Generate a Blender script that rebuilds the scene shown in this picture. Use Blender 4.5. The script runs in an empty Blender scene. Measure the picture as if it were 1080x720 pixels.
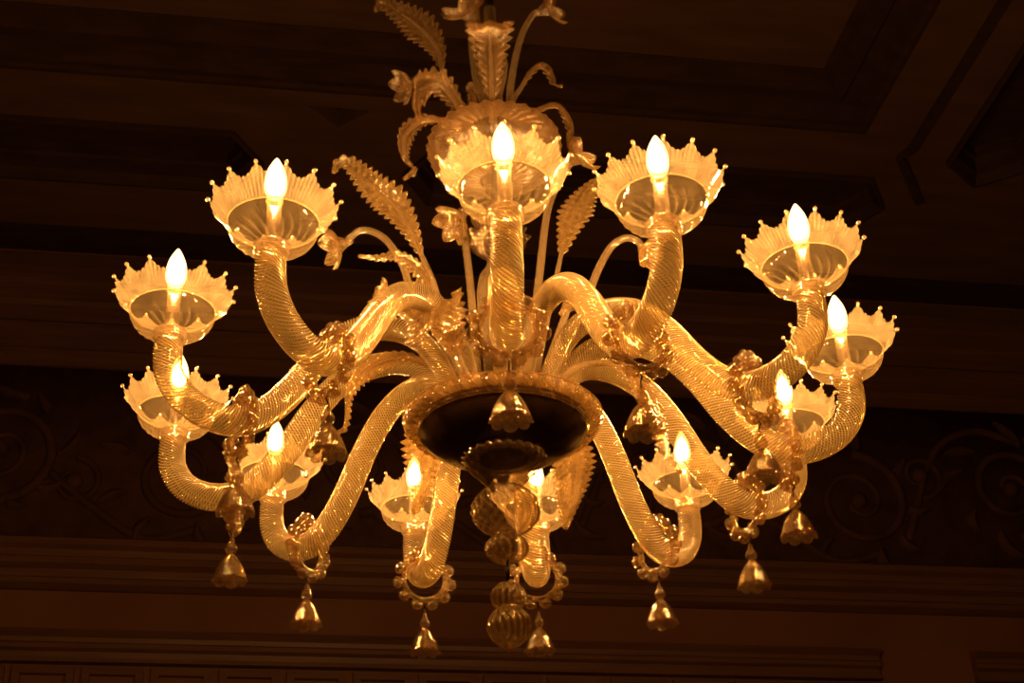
import bpy, math, random
from mathutils import Vector, Matrix, noise as mnoise
PI = math.pi
random.seed(7)
C = bpy.context.scene.collection
ARMS = [(0.5836, -88.3029), (0.5937, -64.759), (0.6031, -34.3638), (0.6117, -4.4697), (0.5927, 22.2543), (0.6035, 52.0999), (0.5736, 83.7605), (0.5814, 109.6991), (0.5903, 141.938), (0.6098, 172.2114), (0.6031, -153.2068), (0.6133, -123.205)]
DECOR = [
  ('leaf', -170, 65, 0.033, [(0.0877, 1.3742), (0.1007, 1.4569), (0.1209, 1.5581), (0.1455, 1.6238)], [(0.1455, 1.6238), (0.1671, 1.6825), (0.198, 1.7348), (0.2346, 1.7696), (0.2623, 1.8009), (0.2846, 1.8239), (0.3046, 1.8222), (0.3131, 1.8011)]) ,
  ('leaf', 170, 50, 0.018, [(0.0819, 1.3945), (0.1022, 1.4881)], [(0.1022, 1.4881), (0.1234, 1.564), (0.1527, 1.6217), (0.1939, 1.6606), (0.2315, 1.6621), (0.2694, 1.6724)]) ,
  ('flower', 165, 0, 0.036, [(0.073, 1.3927), (0.1233, 1.487), (0.172, 1.591), (0.1894, 1.6485), (0.2189, 1.7076), (0.2488, 1.7387), (0.2787, 1.7498), (0.2984, 1.7382)], [(0.324, 1.7258)]) ,
  ('flower', 165, 0, 0.034, [(0.0459, 1.3877), (0.0497, 1.4728), (0.055, 1.5777), (0.0644, 1.6875), (0.0691, 1.7507)], [(0.0791, 1.7306)]) ,
  ('flower', 15, 0, 0.038, [(0.0487, 1.3844), (0.0628, 1.4704), (0.0808, 1.5978), (0.1022, 1.7429), (0.1311, 1.8268)], [(0.1656, 1.8881)]) ,
  ('leaf', 20, 60, 0.034, [(0.0686, 1.3898), (0.0873, 1.4776), (0.1084, 1.5645), (0.1304, 1.659)], [(0.1304, 1.659), (0.1496, 1.7247), (0.1728, 1.7837), (0.2042, 1.8363), (0.2351, 1.871)]) ,
  ('flower', -10, 0, 0.024, [(0.0975, 1.3659), (0.1343, 1.4439), (0.1664, 1.5164), (0.189, 1.5712), (0.2169, 1.6175), (0.2447, 1.6323), (0.2654, 1.6226)], [(0.2793, 1.595)]) ,
  ('flower', 175, 0, 0.026, [(0.1016, 1.3883), (0.1538, 1.4774), (0.1932, 1.5327)], [(0.2168, 1.56)]) ,
  ('flower', 25, 0, 0.03, [(0.0887, 1.397), (0.1225, 1.4894)], [(0.1458, 1.5531)]) ,
  ('leaf', -120, 0, 0.055, [(0.1194, 1.32), (0.1432, 1.3428)], [(0.1432, 1.3428), (0.1638, 1.3728), (0.1843, 1.4008), (0.1991, 1.4144), (0.208, 1.4137), (0.2172, 1.3861), (0.2234, 1.3566)]) ,
  ('leaf', -165, 30, 0.022, [(0.0892, 1.362), (0.1272, 1.3775)], [(0.1272, 1.3775), (0.1721, 1.3902), (0.215, 1.3797), (0.2536, 1.3486), (0.2763, 1.3082), (0.2786, 1.2631), (0.283, 1.2369), (0.2991, 1.2262)]) ,
  ('leaf', -20, 25, 0.034, [(0.1207, 1.3438), (0.1641, 1.357)], [(0.1641, 1.357), (0.2093, 1.3465), (0.2454, 1.3154), (0.2693, 1.2687), (0.282, 1.2163), (0.2907, 1.1605), (0.3132, 1.1154)]) ,
  ('leaf', 118, 0, 0.044, [(0.1432, 1.4404), (0.2368, 1.4521)], [(0.2368, 1.4521), (0.3038, 1.4321), (0.3405, 1.3967), (0.3544, 1.3467), (0.3547, 1.2934), (0.382, 1.2602)]) ,
  ('leaf', 62, 0, 0.044, [(0.1971, 1.4604), (0.2425, 1.4352)], [(0.2425, 1.4352), (0.2779, 1.3884), (0.2876, 1.3308), (0.2762, 1.2656), (0.2492, 1.2001), (0.2331, 1.1596)]) ,
  ('leaf', -175, 65, 0.034, [(0.0438, 1.9656), (0.0661, 1.9988), (0.0903, 2.0471), (0.1015, 2.0864)], [(0.1015, 2.0864), (0.1088, 2.1314), (0.132, 2.1765), (0.1672, 2.2167), (0.2027, 2.2442), (0.2264, 2.2565), (0.238, 2.2378)]) ,
  ('flower', 175, 0, 0.03, [(0.0574, 1.9684), (0.0854, 2.0423), (0.1143, 2.0779), (0.1436, 2.0864)], [(0.173, 2.0649)]) ,
  ('leaf', -155, 30, 0.04, [(0.0502, 1.9281), (0.07, 1.9554)], [(0.07, 1.9554), (0.0939, 1.9962), (0.1181, 2.0129), (0.1424, 2.0005), (0.1605, 1.9781), (0.1665, 1.9337)]) ,
  ('leaf', -170, 40, 0.022, [(0.0657, 1.9271), (0.0958, 1.9433)], [(0.0958, 1.9433), (0.1336, 1.9445), (0.1637, 1.9228), (0.1805, 1.8838), (0.1766, 1.8425), (0.1581, 1.819), (0.1764, 1.797)]) ,
  ('flower', 170, 0, 0.046, [(0.019, 1.9871), (0.0313, 2.0506), (0.0395, 2.1399), (0.0404, 2.1991)], [(0.0416, 2.2463)]) ,
  ('flower', 10, 0, 0.03, [(0.0121, 1.992), (0.0088, 2.0828), (0.0025, 2.1451), (-0.0109, 2.1616)], [(-0.0146, 2.174)]) ,
  ('flower', 5, 0, 0.036, [(0.035, 1.9918), (0.0436, 2.0831), (0.0643, 2.1776), (0.0903, 2.2356)], [(0.121, 2.255)]) ,
  ('leaf', 0, 50, 0.02, [(0.0386, 1.9892), (0.0593, 2.0371)], [(0.0593, 2.0371), (0.08, 2.0758), (0.1039, 2.0947), (0.1183, 2.069), (0.1249, 2.044), (0.1399, 2.0359)]) ,
  ('leaf', 10, 45, 0.026, [(0.0535, 1.9574), (0.0771, 1.9692)], [(0.0771, 1.9692), (0.1014, 1.9958), (0.1292, 2.0058), (0.1496, 1.9834), (0.157, 1.9382), (0.1539, 1.9141)]) ,
  ('leaf', 150, 40, 0.03, [(0.0224, 1.9693), (0.0374, 2.0001)], [(0.0374, 2.0001), (0.0456, 2.0356), (0.0587, 2.0663)]) ,
  ('leaf', -90, 0, 0.042, [(0.06,1.9),(0.09,1.94)], [(0.09,1.94),(0.115,1.98),(0.135,2.015),(0.155,2.04),(0.18,2.045),(0.198,2.02)]),
]

EXPO = 0.0
CAM_Z = 1.6          # eye height above the floor
BASE = 0.852         # height of the finial tip above eye level
CEIL = 4.4           # ceiling above eye level

# ------------------------------------------------------------------ helpers
class MB:
    def __init__(s): s.v = []; s.f = []; s.m = []
    def add(s, v, f, mi=0):
        o = len(s.v); s.v += [tuple(p) for p in v]
        s.f += [tuple(i + o for i in q) for q in f]; s.m += [mi] * len(f)
    def build(s, name, mats, parent=None, loc=(0, 0, 0), smooth=True):
        me = bpy.data.meshes.new(name); me.from_pydata(s.v, [], s.f)
        for m in (mats if isinstance(mats, (list, tuple)) else [mats]): me.materials.append(m)
        me.polygons.foreach_set('material_index', s.m)
        me.polygons.foreach_set('use_smooth', [smooth] * len(s.f)); me.update()
        o = bpy.data.objects.new(name, me); C.objects.link(o); o.location = loc
        if getattr(s, 'rib', None):
            at = me.attributes.new('rib', 'FLOAT', 'POINT'); at.data.foreach_set('value', s.rib + [0.5] * (len(s.v) - len(s.rib)))
        if parent: o.parent = parent
        return o

def grid(mb, rows, closed_u=True, mi=0, cap=False):
    n = len(rows[0]); v = [p for r in rows for p in r]; f = []
    for i in range(len(rows) - 1):
        for j in range(n if closed_u else n - 1):
            k = (j + 1) % n
            f.append((i * n + j, i * n + k, (i + 1) * n + k, (i + 1) * n + j))
    if cap:
        f.append(tuple(range(n - 1, -1, -1))); f.append(tuple((len(rows) - 1) * n + j for j in range(n)))
    mb.add(v, f, mi)

def lathe(mb, prof, n=48, mod=None, mi=0, off=(0, 0, 0), cap=False):
    rows = []
    for r, z in prof:
        row = []
        for j in range(n):
            a = 2 * PI * j / n
            rr, zz = (mod(r, z, a) if mod else (r, z))
            row.append((off[0] + rr * math.cos(a), off[1] + rr * math.sin(a), off[2] + zz))
        rows.append(row)
    grid(mb, rows, True, mi, cap)

def ball(mb, c, r, n=10, m=6, mi=0, rot=None):
    if not isinstance(r, (tuple, list)): r = (r, r, r)
    rows = []
    for i in range(m + 1):
        t = -PI / 2 + PI * i / m
        row = []
        for j in range(n):
            a = 2 * PI * j / n
            p = Vector((r[0] * math.cos(t) * math.cos(a), r[1] * math.cos(t) * math.sin(a), r[2] * math.sin(t)))
            if rot: p = rot @ p
            row.append((c[0] + p.x, c[1] + p.y, c[2] + p.z))
        rows.append(row)
    grid(mb, rows, True, mi)

def catmull(pts, n):
    pts = [Vector(p) for p in pts]
    P = [2 * pts[0] - pts[1]] + pts + [2 * pts[-1] - pts[-2]]
    out = []
    segs = len(pts) - 1
    for k in range(n + 1):
        t = k / n * segs; i = min(int(t), segs - 1); u = t - i
        a, b, c, d = P[i], P[i + 1], P[i + 2], P[i + 3]
        out.append(0.5 * ((2 * b) + (c - a) * u + (2 * a - 5 * b + 4 * c - d) * u * u + (3 * b - a - 3 * c + d) * u ** 3))
    # re-space evenly by arc length
    L = [0]
    for i in range(1, len(out)): L.append(L[-1] + (out[i] - out[i - 1]).length)
    res = []; j = 0
    for k in range(n + 1):
        s = L[-1] * k / n
        while j < len(L) - 2 and L[j + 1] < s: j += 1
        d = L[j + 1] - L[j]
        res.append(out[j].lerp(out[j + 1], 0 if d < 1e-9 else (s - L[j]) / d))
    return res, L[-1]

def sweep(mb, pts, n, rad, nseg=16, side=Vector((0, 1, 0)), mi=0, cap=True):
    path, L = catmull(pts, n); rows = []
    for i, p in enumerate(path):
        t = (path[min(i + 1, n)] - path[max(i - 1, 0)]).normalized()
        s = (side - side.dot(t) * t)
        if s.length < 1e-3: s = Vector((1, 0, 0)) - t.x * t
        s.normalize(); b = t.cross(s)
        row = []
        for j in range(nseg):
            a = 2 * PI * j / nseg
            r = rad(i / n, a, L)
            row.append(p + (s * math.cos(a) + b * math.sin(a)) * r)
        rows.append(row)
    grid(mb, rows, True, mi, cap)

def box(mb, x0, x1, y0, y1, z0, z1, mi=0):
    v = [(x, y, z) for z in (z0, z1) for y in (y0, y1) for x in (x0, x1)]
    mb.add(v, [(0, 2, 3, 1), (4, 5, 7, 6), (0, 1, 5, 4), (2, 6, 7, 3), (0, 4, 6, 2), (1, 3, 7, 5)], mi)

# ------------------------------------------------------------------ materials
def new_mat(name):
    m = bpy.data.materials.new(name); m.use_nodes = True
    nt = m.node_tree; nt.nodes.clear()
    return m, nt, nt.nodes, nt.links

def glass(name, tint=(1, .97, .9), body=.15, body_col=(.9, .8, .6), rough=.06, gloss=.12, fres=.6,
          fleck=0.0, bump=0.0, bscale=60, translucent=.5, rib=0.0):
    """Blown glass wall: what passes straight through, what mirrors at its surface, and milky gold-flecked body."""
    m, nt, N, Lk = new_mat(name)
    out = N.new('ShaderNodeOutputMaterial')
    tr = N.new('ShaderNodeBsdfTransparent'); tr.inputs[0].default_value = (*tint, 1)
    gl = N.new('ShaderNodeBsdfGlossy'); gl.inputs['Roughness'].default_value = rough; gl.inputs['Color'].default_value = (1, .97, .92, 1)
    df = N.new('ShaderNodeBsdfDiffuse'); df.inputs[0].default_value = (*body_col, 1)
    tl = N.new('ShaderNodeBsdfTranslucent'); tl.inputs[0].default_value = (*body_col, 1)
    mb_ = N.new('ShaderNodeMixShader'); mb_.inputs[0].default_value = translucent
    Lk.new(df.outputs[0], mb_.inputs[1]); Lk.new(tl.outputs[0], mb_.inputs[2])
    m1 = N.new('ShaderNodeMixShader'); Lk.new(tr.outputs[0], m1.inputs[1]); Lk.new(mb_.outputs[0], m1.inputs[2])
    tc = N.new('ShaderNodeTexCoord')
    nz = N.new('ShaderNodeTexNoise'); nz.inputs['Scale'].default_value = bscale; nz.inputs['Detail'].default_value = 3
    Lk.new(tc.outputs['Object'], nz.inputs['Vector'])
    mr = N.new('ShaderNodeMapRange'); mr.inputs[1].default_value = .35; mr.inputs[2].default_value = .7
    mr.inputs[3].default_value = max(0, body - fleck); mr.inputs[4].default_value = min(1, body + fleck)
    Lk.new(nz.outputs[0], mr.inputs[0])
    if rib > 0:      # glass is thicker and milkier along the moulded ribs
        at = N.new('ShaderNodeAttribute'); at.attribute_name = 'rib'
        m3 = N.new('ShaderNodeMath'); m3.operation = 'MULTIPLY_ADD'; m3.inputs[1].default_value = rib; m3.inputs[2].default_value = 1 - rib * .5
        Lk.new(at.outputs['Fac'], m3.inputs[0])
        m4 = N.new('ShaderNodeMath'); m4.operation = 'MULTIPLY'; m4.use_clamp = True
        Lk.new(m3.outputs[0], m4.inputs[0]); Lk.new(mr.outputs[0], m4.inputs[1]); Lk.new(m4.outputs[0], m1.inputs[0])
    else: Lk.new(mr.outputs[0], m1.inputs[0])
    lw = N.new('ShaderNodeLayerWeight'); lw.inputs[0].default_value = .35
    mm = N.new('ShaderNodeMath'); mm.operation = 'MULTIPLY_ADD'; mm.inputs[1].default_value = fres; mm.inputs[2].default_value = gloss
    mm.use_clamp = True
    Lk.new(lw.outputs['Facing'], mm.inputs[0])
    m2 = N.new('ShaderNodeMixShader'); Lk.new(mm.outputs[0], m2.inputs[0])
    Lk.new(m1.outputs[0], m2.inputs[1]); Lk.new(gl.outputs[0], m2.inputs[2])
    if bump > 0:
        n2 = N.new('ShaderNodeTexNoise'); n2.inputs['Scale'].default_value = bscale * 2.2; n2.inputs['Detail'].default_value = 2
        Lk.new(tc.outputs['Object'], n2.inputs['Vector'])
        bp = N.new('ShaderNodeBump'); bp.inputs['Strength'].default_value = bump; bp.inputs['Distance'].default_value = .002
        Lk.new(n2.outputs[0], bp.inputs['Height'])
        for s in (gl, df, tl): Lk.new(bp.outputs[0], s.inputs['Normal'])
    Lk.new(m2.outputs[0], out.inputs[0])
    return m

def solid_glass(name, col=(1, .93, .8), rough=.03, body=.12):
    m, nt, N, Lk = new_mat(name)
    out = N.new('ShaderNodeOutputMaterial')
    g = N.new('ShaderNodeBsdfGlass'); g.inputs['Color'].default_value = (*col, 1); g.inputs['Roughness'].default_value = rough; g.inputs['IOR'].default_value = 1.5
    d = N.new('ShaderNodeBsdfTranslucent'); d.inputs[0].default_value = (.9, .8, .6, 1)
    d2 = N.new('ShaderNodeBsdfDiffuse'); d2.inputs[0].default_value = (.9, .8, .6, 1)
    a = N.new('ShaderNodeMixShader'); a.inputs[0].default_value = .5
    Lk.new(d.outputs[0], a.inputs[1]); Lk.new(d2.outputs[0], a.inputs[2])
    mx = N.new('ShaderNodeMixShader'); mx.inputs[0].default_value = body
    Lk.new(g.outputs[0], mx.inputs[1]); Lk.new(a.outputs[0], mx.inputs[2]); Lk.new(mx.outputs[0], out.inputs[0])
    return m

def princ(name, col, rough=.5, metal=0, spec=.5, nscale=0, ncol=None, bump=0, stretch=(1, 1, 1)):
    m, nt, N, Lk = new_mat(name)
    out = N.new('ShaderNodeOutputMaterial'); p = N.new('ShaderNodeBsdfPrincipled')
    p.inputs['Base Color'].default_value = (*col, 1); p.inputs['Roughness'].default_value = rough; p.inputs['Metallic'].default_value = metal
    p.inputs['Specular IOR Level'].default_value = spec
    if nscale:
        tc = N.new('ShaderNodeTexCoord'); mp = N.new('ShaderNodeMapping'); mp.inputs['Scale'].default_value = stretch
        nz = N.new('ShaderNodeTexNoise'); nz.inputs['Scale'].default_value = nscale; nz.inputs['Detail'].default_value = 6
        cr = N.new('ShaderNodeValToRGB'); cr.color_ramp.elements[0].color = (*col, 1); cr.color_ramp.elements[1].color = (*ncol, 1)
        cr.color_ramp.elements[0].position = .3; cr.color_ramp.elements[1].position = .7
        Lk.new(tc.outputs['Object'], mp.inputs[0]); Lk.new(mp.outputs[0], nz.inputs['Vector']); Lk.new(nz.outputs[0], cr.inputs[0]); Lk.new(cr.outputs[0], p.inputs['Base Color'])
        if bump:
            bp = N.new('ShaderNodeBump'); bp.inputs['Strength'].default_value = bump; bp.inputs['Distance'].default_value = .01
            Lk.new(nz.outputs[0], bp.inputs['Height']); Lk.new(bp.outputs[0], p.inputs['Normal'])
    Lk.new(p.outputs[0], out.inputs[0]); return m

M_ARM = glass('ribbed_arm_glass', body=.22, body_col=(.96, .82, .48), rough=.09, gloss=.13, fres=.42, fleck=.03, bscale=30, translucent=.5, tint=(1, .92, .72), rib=2.0)
M_BOWL = glass('clear_cup_glass', rib=1.1, body=.08, body_col=(.96, .78, .44), rough=.05, gloss=.05, fres=.35, fleck=.02, bump=.5, bscale=30, tint=(.97, .93, .85))
M_PETAL = glass('fluted_petal_glass', rib=.8, body=.16, body_col=(.96, .83, .52), rough=.08, gloss=.12, fres=.3, fleck=.04, bump=.3, bscale=60)
M_LEAF = glass('gold_leaf_glass', body=.30, body_col=(.92, .70, .32), rough=.10, gloss=.18, fres=.4, fleck=.16, bump=.5, bscale=110, tint=(1, .9, .7))
M_LEAF_UP = glass('dimmed_gold_leaf_glass', body=.17, body_col=(.85, .6, .28), rough=.15, gloss=.08, fres=.3, fleck=.1, bump=.6, bscale=110, tint=(1, .93, .8))  # leaf glass toned down: the upper tier's dimmer light is put into its colour
M_STEM = glass('stem_glass', body=.30, body_col=(.9, .72, .42), rough=.08, gloss=.18, fres=.5, fleck=.08, bscale=60)
M_FIN = glass('finial_glass', rib=1.5, body=.15, body_col=(.9, .7, .4), rough=.06, gloss=.12, fres=.55, fleck=.08, bump=.5, bscale=70, tint=(.9, .82, .68))
M_UPPER = glass('upper_dish_glass', body=.20, body_col=(.88, .62, .32), rough=.28, gloss=.05, fres=.2, fleck=.05, bscale=40, tint=(.92, .82, .66))
M_DROP = glass('pendant_glass', body=.09, body_col=(.92, .72, .42), rough=.05, gloss=.16, fres=.55, fleck=.05, bump=.4, bscale=130, tint=(.94, .84, .66))
M_RIM = glass('dish_rim_glass', rib=1.7, body=.34, body_col=(.9, .60, .24), rough=.08, gloss=.14, fres=.45, fleck=.10, bump=.3, bscale=50, tint=(.95, .85, .6))
M_SLEEVE = glass('milky_candle_sleeve', body=.07, body_col=(.8, .6, .32), rough=.3, gloss=.06, fres=.1)
M_COLLAR = glass('collar_glass', body=.4, body_col=(.75, .62, .42), rough=.12, gloss=.2, fres=.4)
M_PLATE = princ('dark_varnished_plate', (.035, .018, .010), .22, 0, .6, 14, (.06, .03, .015))
M_WIRE = princ('dark_wire', (.03, .02, .015), .4, .8)

def bulb_mats():
    m, nt, N, Lk = new_mat('bulb_envelope')          # thin glass round the glowing gas
    out = N.new('ShaderNodeOutputMaterial'); e = N.new('ShaderNodeEmission'); t = N.new('ShaderNodeBsdfTransparent'); ad = N.new('ShaderNodeAddShader')
    e.inputs[0].default_value = (1, .62, .24, 1); e.inputs[1].default_value = 2.2
    t.inputs[0].default_value = (1, .96, .85, 1)
    Lk.new(e.outputs[0], ad.inputs[0]); Lk.new(t.outputs[0], ad.inputs[1]); Lk.new(ad.outputs[0], out.inputs[0])
    g, nt, N, Lk = new_mat('glowing_filament')
    out = N.new('ShaderNodeOutputMaterial'); e = N.new('ShaderNodeEmission')
    e.inputs[0].default_value = (1, .475, .150, 1); e.inputs[1].default_value = BULB
    Lk.new(e.outputs[0], out.inputs[0]); return m, g
BULB = 620
M_BULB, M_GLOW = bulb_mats()

# ------------------------------------------------------------------ chandelier
chand = bpy.data.objects.new('chandelier', None); C.objects.link(chand)
chand.location = (0, 0, CAM_Z + BASE)
chand['label'] = 'large clear and gold blown glass chandelier with twelve curved arms and lit candle bulbs'
chand['category'] = 'chandelier'
Z0 = (0, 0, -BASE)                              # part meshes are modelled with eye level as zero

ZR = 1.3202                                     # height of the cup collars
ARM_PATH = [(.600, 1.318), (.602, 1.285), (.596, 1.245), (.570, 1.208), (.525, 1.185), (.475, 1.184), (.430, 1.213),
            (.388, 1.263), (.345, 1.332), (.300, 1.385), (.250, 1.414), (.195, 1.420), (.148, 1.400), (.110, 1.350), (.088, 1.290)]

def arm_mesh():
    mb = MB(); NR = 15
    def rad(s, a, L):
        base = .0215 + .0022 * math.sin(min(1, s / .6) * PI)
        if s > .72: base *= 1 - .42 * (s - .72) / .28
        if s < .03: base *= .86 + .14 * s / .03
        return base + .0019 * math.cos(NR * (a + s * 58))
    sweep(mb, [(r, 0, z - ZR) for r, z in ARM_PATH], 1000, rad, 105, cap=False)
    mb.rib = [(.5 + .5 * math.cos(NR * (2 * PI * j / 105 + i / 1000 * 58))) ** 2.2 * 1.5 for i in range(1001) for j in range(105)]
    return mb.build('arm', M_ARM)

def cup_mesh():
    mb = MB(); n = 336; NP = 14
    prof = [(.020, .000), (.034, .001), (.047, .0055), (.0575, .013), (.0645, .022), (.0685, .031), (.070, .039), (.0695, .043)]
    prof2, _ = catmull([(r, 0, z) for r, z in prof], 26); rows = []
    for p in prof2:
        row = []
        for j in range(n):
            a = 2 * PI * j / n; fade = max(0, 1 - p.z / .036) * min(1, p.z / .004)
            r = p.x + .0016 * fade * math.cos(22 * (a + p.z * 14))
            row.append((r * math.cos(a), r * math.sin(a), p.z))
        rows.append(row)
    grid(mb, rows, True, 0)
    # ridge where the fluted skirt springs
    sw = []
    for k in range(8):
        t = 2 * PI * k / 8; sw.append((.0695 + .0016 * math.cos(t), .043 + .0016 * math.sin(t)))
    lathe(mb, sw + [sw[0]], n, None, 1)
    # pointed petals
    pet = [(.069, .043), (.073, .048), (.079, .055), (.086, .063), (.093, .071), (.100, .080), (.104, .087)]
    pp, _ = catmull([(r, 0, z) for r, z in pet], 40)
    rows = []
    for i in range(13):
        row = []
        for j in range(n):
            a = 2 * PI * j / n
            f = 1 - abs(math.sin(NP * a / 2)) ** 1.1
            e = .60 + .40 * f
            t = (i / 12) * e * 40; k = min(int(t), 39); p = pp[k].lerp(pp[k + 1], t - k)
            q = i / 12
            w = .0010 * q * math.cos(NP * 6 * a)
            bend = -.0035 * q * math.cos(NP * a)        # each petal is cupped
            r = p.x + w + bend
            row.append((r * math.cos(a), r * math.sin(a), p.z + w))
        rows.append(row)
    grid(mb, rows, True, 1)
    nb = 27 * n + 9 * n
    rb = []
    for p in prof2:
        fade = max(0, 1 - p.z / .026)
        rb += [.35 + 1.3 * fade * max(0, math.cos(22 * (2 * PI * j / n + p.z * 14))) for j in range(n)]
    mb.rib = rb + [.8] * (9 * n) + [.5 + .5 * math.cos(NP * 6 * 2 * PI * j / n) for i in range(13) for j in range(n)]
    for k in range(NP):
        a = 2 * PI * k / NP
        ball(mb, (.1015 * math.cos(a), .1015 * math.sin(a), .0865), .0036, 8, 6, 1)
    return mb.build('cup', [M_BOWL, M_PETAL])

def collar_mesh():
    mb = MB()
    lathe(mb, [(.004, -.014), (.0255, -.014), (.0275, -.010), (.0262, -.006), (.0262, -.003), (.0285, .001), (.026, .004), (.012, .005), (.004, .006)], 40)
    return mb.build('collar', M_COLLAR)
def sleeve_mesh():
    mb = MB()
    lathe(mb, [(.001, .004), (.0125, .004), (.0125, .020), (.0110, .024), (.0110, .080), (.0130, .083), (.0130, .093), (.001, .093)], 24)
    return mb.build('candle_sleeve', M_SLEEVE)
def bulb_mesh():
    mb = MB()
    pr = [(.010, .0935), (.0140, .099), (.0168, .108), (.0176, .118), (.0166, .130), (.0138, .142), (.0098, .152), (.0058, .160), (.0028, .1655), (.0004, .168)]
    pp, _ = catmull([(r, 0, z) for r, z in pr], 22)
    lathe(mb, [(.001, .0935)] + [(max(p.x, .0004), p.z) for p in pp], 20)
    lathe(mb, [(.0004, .100), (.008, .102), (.0122, .109), (.0135, .118), (.0122, .130), (.0082, .142), (.0030, .150), (.0004, .153)], 14, None, 1)
    return mb.build('bulb', [M_BULB, M_GLOW])

arm0 = arm_mesh(); cup0 = cup_mesh(); col0 = collar_mesh(); sl0 = sleeve_mesh(); bu0 = bulb_mesh()
arms = []
for i, (r, az) in enumerate(ARMS):
    fam = []
    for src in (arm0, cup0, col0, sl0, bu0):
        o = src if i == 0 else src.copy()
        if i: C.objects.link(o)
        fam.append(o)
    a, k = fam[0], r / .6
    a.parent = chand; a.location = (0, 0, ZR - BASE); a.rotation_euler = (0, 0, math.radians(az)); a.scale = (k, 1, 1)
    for o in fam[1:]:
        o.parent = a; o.location = (.6, 0, 0); o.scale = (1 / k, 1, 1)
    fam[1].rotation_euler = (0, 0, 0)
    arms.append((r, math.radians(az)))

# ---- dish, plate, finials
mb = MB()
rope = lambda r, z, a: (r + .0022 * min(1, max(0, (r - .152) / .012)) * math.cos(44 * a + (r - .16) * 260), z + .0038 * min(1, max(0, (r - .152) / .012)) * math.cos(44 * a + (r - .16) * 260))
lathe(mb, [(.150, 1.256), (.157, 1.2575), (.165, 1.261), (.171, 1.266), (.1755, 1.272), (.176, 1.277), (.171, 1.281), (.164, 1.279), (.157, 1.275), (.150, 1.271)], 272, rope)
mb.rib = [.5 + .5 * math.cos(44 * 2 * PI * j / 272 + (r - .16) * 260) for r in (.150, .157, .165, .171, .1755, .176, .171, .164, .157, .150) for j in range(272)]
edge = []
for k in range(9):
    t = 2 * PI * k / 8; edge.append((.177 + .002 * math.cos(t), 1.281 + .002 * math.sin(t)))
lathe(mb, edge, 120)
lathe(mb, [(.150, 1.271), (.150, 1.256)], 120)
mb.build('dish_rim', M_RIM, chand, Z0)
mb = MB()
lathe(mb, [(.004, 1.205), (.04, 1.207), (.080, 1.214), (.112, 1.226), (.134, 1.240), (.146, 1.251), (.152, 1.260), (.152, 1.270), (.12, 1.272), (.004, 1.272)], 96)
mb.build('dish', M_PLATE, chand, Z0)

def ribs(n, amp, tw, zc, h):
    return lambda r, z, a: (r + amp * math.cos(n * (a + (z - zc) * tw)) * max(0, 1 - ((z - zc) / h) ** 2), z)
def bulge(zc, R, h, r0, r1, m=18):
    out = []
    for i in range(m + 1):
        t = -1 + 2 * i / m; base = r0 + (r1 - r0) * i / m
        out.append((base + (R - base) * (1 - t * t) ** .75, zc + t * h))
    return out
mb = MB()   # ribbed calyx under the dish
lathe(mb, [(.020, 1.148), (.026, 1.150), (.034, 1.158), (.047, 1.172), (.060, 1.186), (.068, 1.196), (.073, 1.204), (.070, 1.2085), (.060, 1.207), (.045, 1.203)], 160,
      lambda r, z, a: (r + .0035 * ((r - .02) / .05) * math.cos(24 * (a + z * 9)), z))
mb.build('calyx', M_FIN, chand, Z0)
for nm, zc, R, h, r0, r1, nr, tw in (('finial_ball', 1.104, .058, .045, .012, .022, 20, 12), ('finial_ball', 1.035, .036, .026, .008, .012, 16, 14),
                                     ('finial_ball', .948, .029, .026, .010, .008, 14, -12), ('finial_ball', .896, .0365, .036, .006, .010, 18, 10)):
    mb = MB(); pf = bulge(zc, R, h, r0, r1, 26); lathe(mb, pf, 160, ribs(nr, R * .06, tw, zc, h))
    mb.rib = [.5 + .5 * math.cos(nr * (2 * PI * j / 160 + (z - zc) * tw)) for r, z in pf for j in range(160)]
    mb.build(nm, M_FIN, chand, Z0)
mb = MB(); lathe(mb, [(.001, .852), (.005, .854), (.0065, .859), (.004, .864), (.0055, .868), (.003, .872)], 16); mb.build('finial_tip', M_FIN, chand, Z0)
mb = MB(); lathe(mb, [(.0035, .975), (.0035, 1.015)], 10, cap=True); mb.build('finial_link', M_WIRE, chand, Z0)

# ---- hub and baluster column
mb = MB()
lathe(mb, [(.010, 1.272), (.090, 1.272), (.100, 1.285), (.094, 1.300), (.070, 1.312), (.045, 1.318), (.034, 1.33), (.030, 1.37), (.034, 1.44), (.039, 1.50), (.040, 1.55), (.034, 1.585), (.021, 1.605), (.019, 1.625)], 120,
      lambda r, z, a: (r + .0014 * math.cos(20 * (a + z * 6)), z))
mb.build('baluster', M_STEM, chand, Z0)
mb = MB()
lathe(mb, [(.018, 1.625), (.030, 1.635), (.048, 1.655), (.060, 1.672), (.050, 1.676), (.030, 1.668), (.020, 1.68)], 120, lambda r, z, a: (r + (r * .09) * math.cos(12 * a), z))
lathe(mb, bulge(1.715, .046, .034, .018, .016), 120, ribs(14, .003, 8, 1.715, .034))
lathe(mb, [(.015, 1.745), (.022, 1.76), (.018, 1.79), (.026, 1.81), (.040, 1.825)], 60)
mb.build('upper_baluster', M_FIN, chand, Z0)
mb = MB()
lathe(mb, [(.030, 1.806), (.060, 1.812), (.095, 1.828), (.118, 1.850), (.130, 1.875), (.131, 1.892), (.124, 1.905), (.108, 1.915), (.085, 1.921), (.05, 1.925)], 216,
      lambda r, z, a: (r + .0045 * min(1, r / .1) * math.cos(30 * (a + (z - 1.8) * 4)), z))
mb.build('upper_dish', M_UPPER, chand, Z0)
mb = MB()
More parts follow.
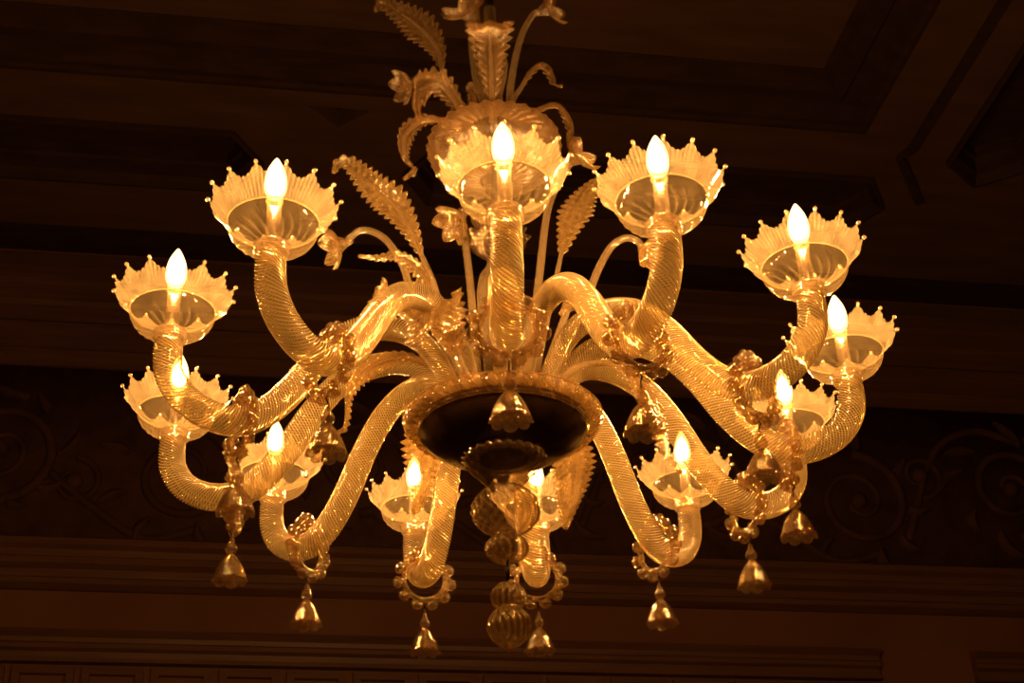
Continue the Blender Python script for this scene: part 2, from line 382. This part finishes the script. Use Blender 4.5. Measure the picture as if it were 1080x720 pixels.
lathe(mb, [(.05, 1.925), (.040, 1.95), (.022, 1.97), (.020, 2.02), (.030, 2.06), (.034, 2.10), (.022, 2.14), (.014, 2.16), (.012, 2.25)], 80,
      lambda r, z, a: (r + .001 * math.cos(16 * (a + z * 6)), z))
mb.build('top_baluster', M_STEM, chand, Z0)
mb = MB(); lathe(mb, [(.009, 1.272), (.009, CEIL - .05)], 12, cap=True); mb.build('suspension_rod', M_WIRE, chand, Z0)
mb = MB(); lathe(mb, [(.01, CEIL - .10), (.05, CEIL - .085), (.075, CEIL - .05), (.08, CEIL + .01)], 40); mb.build('ceiling_rose', M_WIRE, chand, Z0)

# ---- leaves and flowers
def to3(rz, az): return Vector((rz[0] * math.cos(az), rz[0] * math.sin(az), rz[1]))

def make_leaf(az, phi, hw, stem, blade):
    cuff = az in (-120, -90, -155)          # broad leaves that fold over at the top
    az = math.radians(az); phi = math.radians(phi)
    tan = Vector((-math.sin(az), math.cos(az), 0))
    bl = [to3(p, az) for p in blade]
    n = 240; path, L = catmull(bl, n); rows_t = []; rows_b = []
    nt = max(8, int(L / .0145)); m = 10
    for i, p in enumerate(path):
        s = i / n
        t = (path[min(i + 1, n)] - path[max(i - 1, 0)]).normalized()
        up = t.cross(tan).normalized()
        side = (tan * math.cos(phi) + up * math.sin(phi)).normalized(); nor = t.cross(side).normalized()
        env = min(1, .22 + 1.9 * s) if s < .41 else 1
        env *= (1 - max(0, (s - .40) / .60) ** 1.25 * .86)
        if cuff: env = (.30 + .70 * min(1, s / .62)) * (1 - max(0, (s - .84) / .16) ** 2 * .45)
        ph = (s * nt) % 1
        tooth = abs(math.sin(PI * ph)) ** 1.1
        w = hw * env
        rt, rb = [], []
        for j in range(2 * m + 1):
            u = (j - m) / m; au = abs(u)
            uu = u if au <= .6 else math.copysign(.6 + (au - .6) * (.04 + .50 * tooth) / .40, u)
            lean = .016 * max(0, au - .3) ** 1.3 * 1.6 * (w / .036)
            crease = -.30 * w * (1 - au) ** 2 + .15 * w * au
            rib = .0011 * math.cos(2 * PI * nt * s) * au
            q = p + side * (uu * w) + t * lean + nor * (-crease * .7 + rib)
            th = .0013
            rt.append(q + nor * th); rb.append(q - nor * th)
        rows_t.append(rt + rb[::-1])
    mb = MB(); grid(mb, rows_t, True, 0, True)
    ball(mb, path[-1], .0045, 8, 6)
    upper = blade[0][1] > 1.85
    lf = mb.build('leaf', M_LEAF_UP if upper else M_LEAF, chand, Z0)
    if len(stem) > 1:
        st = [to3(p, az) for p in stem]
        hub = Vector((.05 * math.cos(az), .05 * math.sin(az), 1.29 if stem[0][1] < 1.7 else 1.9))
        if (st[0] - hub).length > .06: st = [hub] + st
        mb = MB()
        ext = path[min(n, int(n * .82))]
        sweep(mb, st + [path[int(n * k)] for k in (.2, .45, .7)], 60, lambda s, a, L: (.0078 - .0052 * s) + .0005 * math.cos(8 * (a + s * 30)), 24, Vector((.3, .9, .2)))
        mb.build('stem', M_STEM, lf)
    return lf

def make_flower(az, size, stem, head):
    az = math.radians(az)
    st = [to3(p, az) for p in stem]; h = to3(head[0], az)
    d = (h - st[-1]); d = d.normalized() if d.length > 1e-4 else Vector((0, 0, 1))
    q = d.to_track_quat('Z', 'Y')
    face = (d + Vector((math.cos(az), math.sin(az) - 1.2, -.35)) * .55).normalized(); size *= 1.12
    q = face.to_track_quat('Z', 'Y')
    mb = MB(); n = 60
    rows = []
    for i in range(9):
        t = i / 8; row = []
        for j in range(n):
            a = 2 * PI * j / n
            r = size * (.12 + .30 * t) * (1 + .05 * math.cos(10 * a))
            row.append(h + q @ Vector((r * math.cos(a), r * math.sin(a), size * (-.75 + .75 * t ** .7))))
        rows.append(row)
    grid(mb, rows, True)
    for k in range(6):                       # rounded, cupped, ribbed petals
        A = 2 * PI * k / 6 + .2; prow = []
        for i in range(13):
            t = i / 12; row = []
            half = size * .50 * math.sin(PI * min(1, .14 + .86 * t) ** .9) ** .6 if t < 1 else .0006
            for j in range(13):
                u = (j - 6) / 6
                rad_ = size * (.30 + .82 * t); lift = size * (.02 + .42 * t * t + .22 * u * u * t) + size * .02 * math.cos(4 * PI * u)
                row.append((rad_, half * u, lift))
            prow.append([h + q @ (Matrix.Rotation(A, 3, 'Z') @ Vector(p)) for p in row] + [h + q @ (Matrix.Rotation(A, 3, 'Z') @ Vector((p[0], p[1], p[2] + .0022))) for p in row[::-1]])
        grid(mb, prow, True, 0, True)
    for k in range(5):
        a = 2 * PI * k / 5
        ball(mb, h + q @ Vector((size * .2 * math.cos(a), size * .2 * math.sin(a), size * .12)), size * .15, 10, 6)
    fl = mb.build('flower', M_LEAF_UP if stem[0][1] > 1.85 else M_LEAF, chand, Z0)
    hub = Vector((.05 * math.cos(az), .05 * math.sin(az), 1.29 if stem[0][1] < 1.7 else 1.9))
    if (st[0] - hub).length > .06: st = [hub] + st
    mb = MB()
    sweep(mb, st + [h - d * size * .5], 90, lambda s, a, L: .0085 - .0020 * s + .0006 * math.cos(8 * (a + s * L * 60)), 24, Vector((.3, .9, .2)))
    mb.build('stem', M_STEM, fl)
    return fl

for kind, az, phi, hw, stem, blade in DECOR:
    if kind == 'leaf': make_leaf(az, phi, hw, stem, blade)
    else: make_flower(az, hw, stem, blade)

# ------------------------------------------------------------------ pendants hung over the arms
def ring_mesh():
    mb = MB(); n = 60; rows = []
    for i in range(n + 1):
        A = 2 * PI * i / n; row = []
        for j in range(12):
            b = 2 * PI * j / 12; rr = .0445 + .0062 * math.cos(b)
            row.append((.0062 * math.sin(b), rr * math.cos(A), rr * math.sin(A)))
        rows.append(row)
    grid(mb, rows, True)
    for k in range(11):
        A = 2 * PI * k / 11 + PI / 2
        R = Matrix.Rotation(A, 3, 'X')
        c = (0, .0580 * math.cos(A), .0580 * math.sin(A))
        ball(mb, c, (.0105, .0105, .0130), 14, 9, 0, R)
        for s in (-1, 1):
            A2 = A + .16 * s
            ball(mb, (.009 * s, .050 * math.cos(A2), .050 * math.sin(A2)), .0062, 10, 6)
    for s in (-1, 0, 1):     # trefoil at the top
        ball(mb, (0, .017 * s, .067 - .005 * abs(s)), (.008, .010, .013), 12, 8)
    return mb.build('ring', M_DROP)
def hook_mesh():
    mb = MB()
    sweep(mb, [(0, 0, -.056), (.004, 0, -.062), (0, 0, -.069), (0, 0, -.082)], 20, lambda s, a, L: .0013, 8)
    return mb.build('hook', M_WIRE)
def bead_mesh():
    mb = MB()
    lathe(mb, [(.0008, -.072), (.0035, -.074), (.0050, -.079), (.0055, -.084), (.0085, -.088), (.0112, -.094), (.0115, -.099), (.0090, -.104), (.0058, -.107), (.0065, -.110), (.0008, -.1115)], 32)
    return mb.build('bead', M_DROP)
def bell_mesh():
    mb = MB(); n = 128
    pr = [(.0008, -.1085), (.006, -.109), (.0095, -.112), (.0145, -.118), (.0205, -.127), (.0255, -.137), (.0290, -.146), (.0325, -.154)]
    pp, _ = catmull([(r, 0, z) for r, z in pr], 26); rows = []
    for sgn in (0, 1):
        rr = []
        for i, p in enumerate(pp):
            t = i / 26; row = []
            for j in range(n):
                a = 2 * PI * j / n; lobe = abs(math.cos(4 * a)) ** .6
                r = (p.x - sgn * .0016) * (1 + .10 * t * t * (lobe - .5) + .01 * math.cos(24 * a) * t)
                row.append((r * math.cos(a), r * math.sin(a), p.z - .0075 * t ** 3 * lobe - sgn * .0004))
            rr.append(row)
        rows += rr if sgn == 0 else rr[::-1]
    grid(mb, rows, True)
    for k in range(8):
        a = PI * k / 4
        ball(mb, (.022 * math.cos(a), .022 * math.sin(a), -.146), (.004, .004, .004), 8, 5)
    ball(mb, (0, 0, -.146), (.009, .009, .007), 12, 8)
    return mb.build('bell', M_DROP)

PARTS = [ring_mesh(), hook_mesh(), bead_mesh(), bell_mesh()]
PL = [
 'glass bell pendant hanging in front of the dark dish, on the nearest arm',
 'dim glass bell pendant just right of the dish, overlapping a drooping serrated leaf',
 'glass bell pendant overlapping the crossing right arms, just left of and above the rightmost bell',
 'rightmost of all the glass bell pendants, hanging just below the outer right arm',
 'glass bell pendant at lower right, directly below and left of the rightmost bell',
 'lone glass bell pendant at lower right of centre, midway between finials and rightmost bells',
 'glass bell pendant beside the lowest finial ball, just to its right',
 'lowest glass bell pendant left of the finial balls, under a large beaded ring',
 'glass bell pendant at lower left, between the leftmost bell and the finials, second from left',
 'leftmost low glass bell pendant, hanging directly beneath another pendant',
 'upper pendant of the stacked pair at far left, its beaded ring seen edge on',
 'glass bell pendant at upper left of the dish, highest bell on the left side']
PEND_R = [.495, .489, .489, .491, .477, .470, .515, .505, .484, .487, .476, .474]
PEND_YAW = [0, 8, -12, 10, 5, -10, 4, -6, 8, 10, 3, -14]
for i, (r, az) in enumerate(arms):
    pr = PEND_R[i] * 1.0
    k = r / .6
    # height of the arm's axis at that radius
    for (ra, za), (rb_, zb) in zip(ARM_PATH[2:], ARM_PATH[3:]):
        if rb_ * k <= pr <= ra * k: zz = za + (zb - za) * (ra * k - pr) / ((ra - rb_) * k)
    root = bpy.data.objects.new('glass_pendant', None); C.objects.link(root)
    zc = CAM_Z + zz + .0255 - .0372
    root.location = (pr * math.cos(az), pr * math.sin(az), zc)
    root.rotation_euler = (0, 0, az + math.radians(PEND_YAW[i])); root.scale = (.95, .95, .95)
    root['label'] = PL[i]; root['category'] = 'pendant'; root['group'] = 'glass ring and bell pendants hung over the arms'
    for src in PARTS:
        o = src if i == 0 else src.copy()
        if i: C.objects.link(o)
        o.parent = root

# ------------------------------------------------------------------ the room (wall-aligned frame)
PSI = math.radians(-10)
room_rot = 10          # degrees
CAMX, CAMY = 0.016, -2.4624
def structure(mb, name, mat, smooth=False):
    o = mb.build(name, mat, None, (CAMX, CAMY, CAM_Z), smooth)
    o.rotation_euler = (0, 0, math.radians(room_rot)); o['kind'] = 'structure'
    return o
M_WOOD = princ('dark_walnut_boards', (.17, .085, .045), .45, 0, .35, 3.0, (.24, .125, .065), .08, (1, 6, 14))
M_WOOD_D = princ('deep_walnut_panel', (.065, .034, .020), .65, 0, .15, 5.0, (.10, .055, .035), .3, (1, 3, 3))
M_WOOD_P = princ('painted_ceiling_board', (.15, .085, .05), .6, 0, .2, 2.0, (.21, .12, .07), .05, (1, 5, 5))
M_CARVE = princ('carved_walnut', (.085, .042, .024), .7, 0, .15, 9.0, (.15, .075, .042), .5)
M_WALL = princ('brown_plaster', (.24, .11, .055), .7, 0, .2, 1.6, (.30, .145, .07), .05)
M_FLOOR = princ('parquet_floor', (.20, .11, .06), .4, 0, .4, 4.0, (.28, .16, .09), .05, (1, 8, 1))
U0, U1, V0, V1, W = -5.0, 6.5, -3.5, 7.5, 7.0
FL = -CAM_Z
mb = MB(); box(mb, U0 - .2, U1 + .2, V0 - .2, W + .2, FL - .1, FL); structure(mb, 'floor', M_FLOOR)
mb = MB(); box(mb, U0 - .2, U1 + .2, W, W + .2, FL, CEIL + .5); structure(mb, 'wall_back', M_WALL)
mb = MB(); box(mb, U0 - .2, U0, V0, W, FL, CEIL + .5); structure(mb, 'wall_left', M_WALL)
mb = MB(); box(mb, U1, U1 + .2, V0, W, FL, CEIL + .5); structure(mb, 'wall_right', M_WALL)
mb = MB(); box(mb, U0 - .2, U1 + .2, V0 - .2, V0, FL, CEIL + .5); structure(mb, 'wall_front', M_WALL)

# ceiling: boards with sunk coffers (polygon holes built as strips)
mb = MB()
UC0, UC1, VC0, VC1 = -2.14, 2.62, 1.6, 5.33       # outer edge of the great centre panel, symmetric about u = 0.24
CU = .24
lev = CEIL
def quad(mb, pts, mi=0): mb.add(pts, [tuple(range(len(pts)))], mi)
def poly_down(mb, pts, z, mi=0): quad(mb, [(x, y, z) for x, y in pts], mi)
def wallstrip(mb, pts, z0, z1, mi=0):
    n = len(pts)
    for i in range(n):
        a, b = pts[i], pts[(i + 1) % n]
        quad(mb, [(a[0], a[1], z0), (b[0], b[1], z0), (b[0], b[1], z1), (a[0], a[1], z1)], mi)
def ceiling_board(outer, holes):
    """flat board with polygon holes, triangulated by blender"""
    import bmesh
    from mathutils.geometry import tessellate_polygon
    loops = [[Vector((x, y, 0)) for x, y in outer]] + [[Vector((x, y, 0)) for x, y in h] for h in holes]
    flat = [p for l in loops for p in l]
    return flat, tessellate_polygon(loops)
def rect(a, b, c, d): return [(a, c), (b, c), (b, d), (a, d)]
centre_out = rect(UC0, UC1, VC0, VC1)
def coffer(u0, u1, v0, v1, ch=.16, tip=.13):      # long panel with pointed ends
    vm = (v0 + v1) / 2
    return [(u0 + tip, v0), (u1 - tip, v0), (u1, vm - .0), (u1 - tip, v1), (u0 + tip, v1), (u0, vm)]
holes = [centre_out]
back = [coffer(-2.42, -.10, 5.69, 6.11), coffer(.58, 2.92, 5.69, 6.11)]
side = [coffer(3.12, 0, 0, 0)] if False else []
def coffer_v(u0, u1, v0, v1, tip=.15):
    um = (u0 + u1) / 2
    return [(u0, v0 + tip), (um, v0), (u1, v0 + tip), (u1, v1 - tip), (um, v1), (u0, v1 - tip)]
rights = [coffer_v(3.12, 3.50, 3.5, 5.66), coffer_v(3.12, 3.50, 1.2, 3.3)]
lefts = [coffer_v(-3.02, -2.64, 3.5, 5.66), coffer_v(-3.02, -2.64, 1.2, 3.3)]
tris = [[(.10, 5.46), (.38, 5.46), (.24, 5.60)], [(.10, 6.34), (.24, 6.20), (.38, 6.34)]]
corner = []
cove_holes = [rect(U0 + .4, U1 - .4, 6.52, 6.94)]
holes += back + rights + lefts + tris + corner + cove_holes
for h in holes:       # counter-clockwise not required by the tessellator
    pass
flat, tri = ceiling_board(rect(U0 - .1, U1 + .1, V0 - .1, W + .1), holes)
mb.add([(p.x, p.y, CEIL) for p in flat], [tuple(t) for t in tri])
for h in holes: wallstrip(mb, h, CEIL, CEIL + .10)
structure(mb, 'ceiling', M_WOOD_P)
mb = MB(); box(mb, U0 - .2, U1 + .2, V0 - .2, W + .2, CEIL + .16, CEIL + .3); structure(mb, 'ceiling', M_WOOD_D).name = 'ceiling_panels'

def moulding_loop(name, pts, prof, mat, closed=True):
    """profile (inset, z) swept round a polygon, mitred"""
    n = len(pts); rows = []
    cx = sum(p[0] for p in pts) / n; cy = sum(p[1] for p in pts) / n
    P = [Vector((x, y)) for x, y in pts]
    area = sum(P[i].x * P[(i + 1) % n].y - P[(i + 1) % n].x * P[i].y for i in range(n))
    sg = 1 if area > 0 else -1
    for i in range(n):
        a = (P[i] - P[i - 1]).normalized(); b = (P[(i + 1) % n] - P[i]).normalized()
        na = Vector((-a.y, a.x)) * sg; nb = Vector((-b.y, b.x)) * sg
        mdir = (na + nb); mdir = mdir / max(.3, (1 + na.dot(nb)))
        rows.append([(P[i].x + mdir.x * d, P[i].y + mdir.y * d, z) for d, z in prof])
    rows.append(rows[0])
    mb = MB(); grid(mb, rows, False)
    return structure(mb, name, mat)
k = 1
steps = [(-.02, CEIL - .001), (-.02, CEIL - .010), (.0, CEIL - .012), (.02, CEIL - .002), (.05, CEIL - .002), (.07, CEIL + .04), (.13, CEIL + .055), (.15, CEIL + .03), (.20, CEIL + .03), (.235, CEIL + .10), (.26, CEIL + .11), (.26, CEIL + .16)]
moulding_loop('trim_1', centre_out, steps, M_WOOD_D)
inner = rect(UC0 + .255, UC1 - .255, VC0 + .255, VC1 - .255)
mb = MB(); poly_down(mb, inner, CEIL + .115); structure(mb, 'trim_2', M_WOOD_P)
k = 3
small = [(-.018, CEIL - .001), (-.018, CEIL - .022), (.0, CEIL - .026), (.012, CEIL), (.03, CEIL + .02), (.034, CEIL + .09), (.05, CEIL + .10), (.05, CEIL + .16)]
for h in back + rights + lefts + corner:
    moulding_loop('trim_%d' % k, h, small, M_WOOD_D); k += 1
# grooves that follow the border right and left of the great panel
for s in (1, -1):
    m = lambda u: u if s > 0 else 2 * CU - u
    pts = [(m(2.90), 1.2), (m(2.90), 5.42), (m(2.87), 5.50), (m(3.10), 5.84)]
    mb = MB()
    for a, b in zip(pts, pts[1:]):
        d = (Vector(b) - Vector(a)).normalized(); nn = Vector((-d.y, d.x)) * .022
        a = Vector(a); b = Vector(b)
        v = [(a + nn), (b + nn), (b - nn), (a - nn)]
        mb.add([(p.x, p.y, CEIL + .001) for p in v] + [(p.x, p.y, CEIL - .022) for p in v], [(4, 5, 6, 7), (0, 1, 5, 4), (1, 2, 6, 5), (2, 3, 7, 6), (3, 0, 4, 7)])
    structure(mb, 'trim_%d' % k, M_WOOD_D); k += 1

# back wall mouldings: profile (projection from the wall, z)
def wall_mould(name, prof, mat, u0=U0, u1=U1):
    mb = MB(); rows = [[(u, W - d, z) for d, z in prof] for u in (u0, u1)]
    grid(mb, rows, False)
    for u in (u0, u1):
        quad(mb, [(u, W - d, z) for d, z in prof])
    return structure(mb, name, mat)
wall_mould('trim_%d' % k, [(0, 4.41), (.10, 4.41), (.10, 4.33), (.075, 4.31), (.075, 4.22), (.055, 4.20), (.055, 4.11), (.075, 4.09), (.075, 4.07), (.04, 4.05), (.04, 3.96), (.07, 3.94), (.07, 3.90), (.02, 3.87), (0, 3.87)], M_WOOD); k += 1
wall_mould('trim_%d' % k, [(0, 2.955), (.03, 2.95), (.10, 2.93), (.12, 2.915), (.12, 2.885), (.09, 2.87), (.085, 2.84), (.10, 2.83), (.10, 2.80), (.06, 2.785), (.055, 2.75), (.065, 2.74), (.065, 2.715), (.02, 2.70), (0, 2.70)], M_WOOD); k += 1
head = [(0, 2.50), (.02, 2.51), (.075, 2.495), (.085, 2.475), (.06, 2.46), (.055, 2.44), (.065, 2.43), (.065, 2.41), (.04, 2.40), (.035, 2.375), (.05, 2.37), (.05, 2.35), (0, 2.35)]
wall_mould('trim_%d' % k, head, M_WOOD, U0 + .5, 3.0); k += 1
wall_mould('trim_%d' % k, head, M_WOOD, 3.5, U1 - .2); k += 1
# small sunk panels in a row under the head moulding
mb = MB(); u = -4.4
while u < 2.9:
    for (a, b, c, d) in ((u, u + .27, 2.30, 2.335), (u, u + .27, 2.03, 2.06), (u, u + .035, 2.06, 2.30), (u + .235, u + .27, 2.06, 2.30)):
        box(mb, a, b, W - .035, W, c, d)
    u += .303
structure(mb, 'trim_%d' % k, M_WOOD); k += 1

# carved frieze
mb = MB()
def spiral(cu, cz, R, turns, a0, sgn, r0=.028):
    pts = []
    n = int(22 * turns)
    for i in range(n + 1):
        t = i / n; a = a0 + sgn * 2 * PI * turns * t; rr = R * (1 - .82 * t)
        pts.append((cu + rr * math.cos(a), W - .008, cz + rr * math.sin(a)))
    sweep(mb, pts, n * 2, lambda s, a, L: r0 * (1 - .45 * s), 8, Vector((0, 1, 0)))
    ball(mb, (cu, W - .01, cz), .045)
def leaflet(u, z, a, L, w):
    rows = []
    for i in range(9):
        t = i / 8; ww = w * math.sin(PI * min(1, t * .9 + .08)) ; cx = u + L * t * math.cos(a + .6 * t); cz = z + L * t * math.sin(a + .6 * t)
        nx, nz_ = -math.sin(a + .6 * t), math.cos(a + .6 * t)
        rows.append([(cx + nx * ww * q, W - .002 - .035 * (1 - q * q), cz + nz_ * ww * q) for q in (-1, -.6, -.25, 0, .25, .6, 1)])
    grid(mb, rows, False)
rr = random.Random(3)
u = -4.7; sgn = 1
while u < 6.3:
    cz = 3.36 + .05 * sgn
    spiral(u, cz, .27, 1.7, -PI / 2 * sgn, sgn)
    spiral(u + .36, cz - .16 * sgn, .13, 1.3, PI / 2 * sgn, -sgn, .018)
    for q in range(9):
        a = 2 * PI * q / 9 + rr.uniform(-.2, .2)
        leaflet(u + .27 * math.cos(a), cz + .27 * math.sin(a), a + .5 * sgn, rr.uniform(.10, .2), .035)
    sweep(mb, [(u - .62, W - .005, 3.10 + .2 * (sgn < 0)), (u - .40, W - .005, 3.36 + .24 * sgn), (u - .15, W - .005, cz + .34 * sgn), (u + .1, W - .005, cz + .28 * sgn)], 24, lambda s, a, L: .022, 8)
    u += .86; sgn = -sgn
box(mb, U0, U1, W - .006, W + .01, 2.955, 3.87)
structure(mb, 'trim_%d' % k, M_CARVE, True); k += 1

# ------------------------------------------------------------------ camera, world, settings
cam = bpy.data.cameras.new('camera'); co = bpy.data.objects.new('camera', cam); C.objects.link(co)
yaw, pit, roll, f = 0.0022, 0.5298, -0.0364, 1643.4299
fw = Vector((math.sin(yaw) * math.cos(pit), math.cos(yaw) * math.cos(pit), math.sin(pit)))
rt = Vector((math.cos(yaw), -math.sin(yaw), 0)); up = rt.cross(fw)
r2 = rt * math.cos(roll) + up * math.sin(roll); u2 = -rt * math.sin(roll) + up * math.cos(roll)
Mx = Matrix((r2, u2, -fw)).transposed().to_4x4(); Mx.translation = (CAMX, CAMY, CAM_Z)
co.matrix_world = Mx
cam.sensor_width = 36; cam.lens = f * 36 / 1080; cam.clip_start = .05; cam.clip_end = 60
sc = bpy.context.scene; sc.camera = co
w = bpy.data.worlds.new('world'); w.use_nodes = True; sc.world = w
w.node_tree.nodes['Background'].inputs[0].default_value = (.01, .006, .004, 1); w.node_tree.nodes['Background'].inputs[1].default_value = .2
vs = sc.view_settings; vs.view_transform = 'Standard'; vs.look = 'None'; vs.gamma = 1; vs.use_curve_mapping = False; vs.exposure = EXPO
cy = sc.cycles
cy.max_bounces = 10; cy.diffuse_bounces = 4; cy.glossy_bounces = 5; cy.transmission_bounces = 6; cy.transparent_max_bounces = 48
cy.caustics_reflective = False; cy.caustics_refractive = False; cy.sample_clamp_indirect = 3; cy.sample_clamp_direct = 0
cy.use_denoising = True; cy.use_adaptive_sampling = False
try: cy.denoiser = 'OPENIMAGEDENOISE'
except Exception: pass
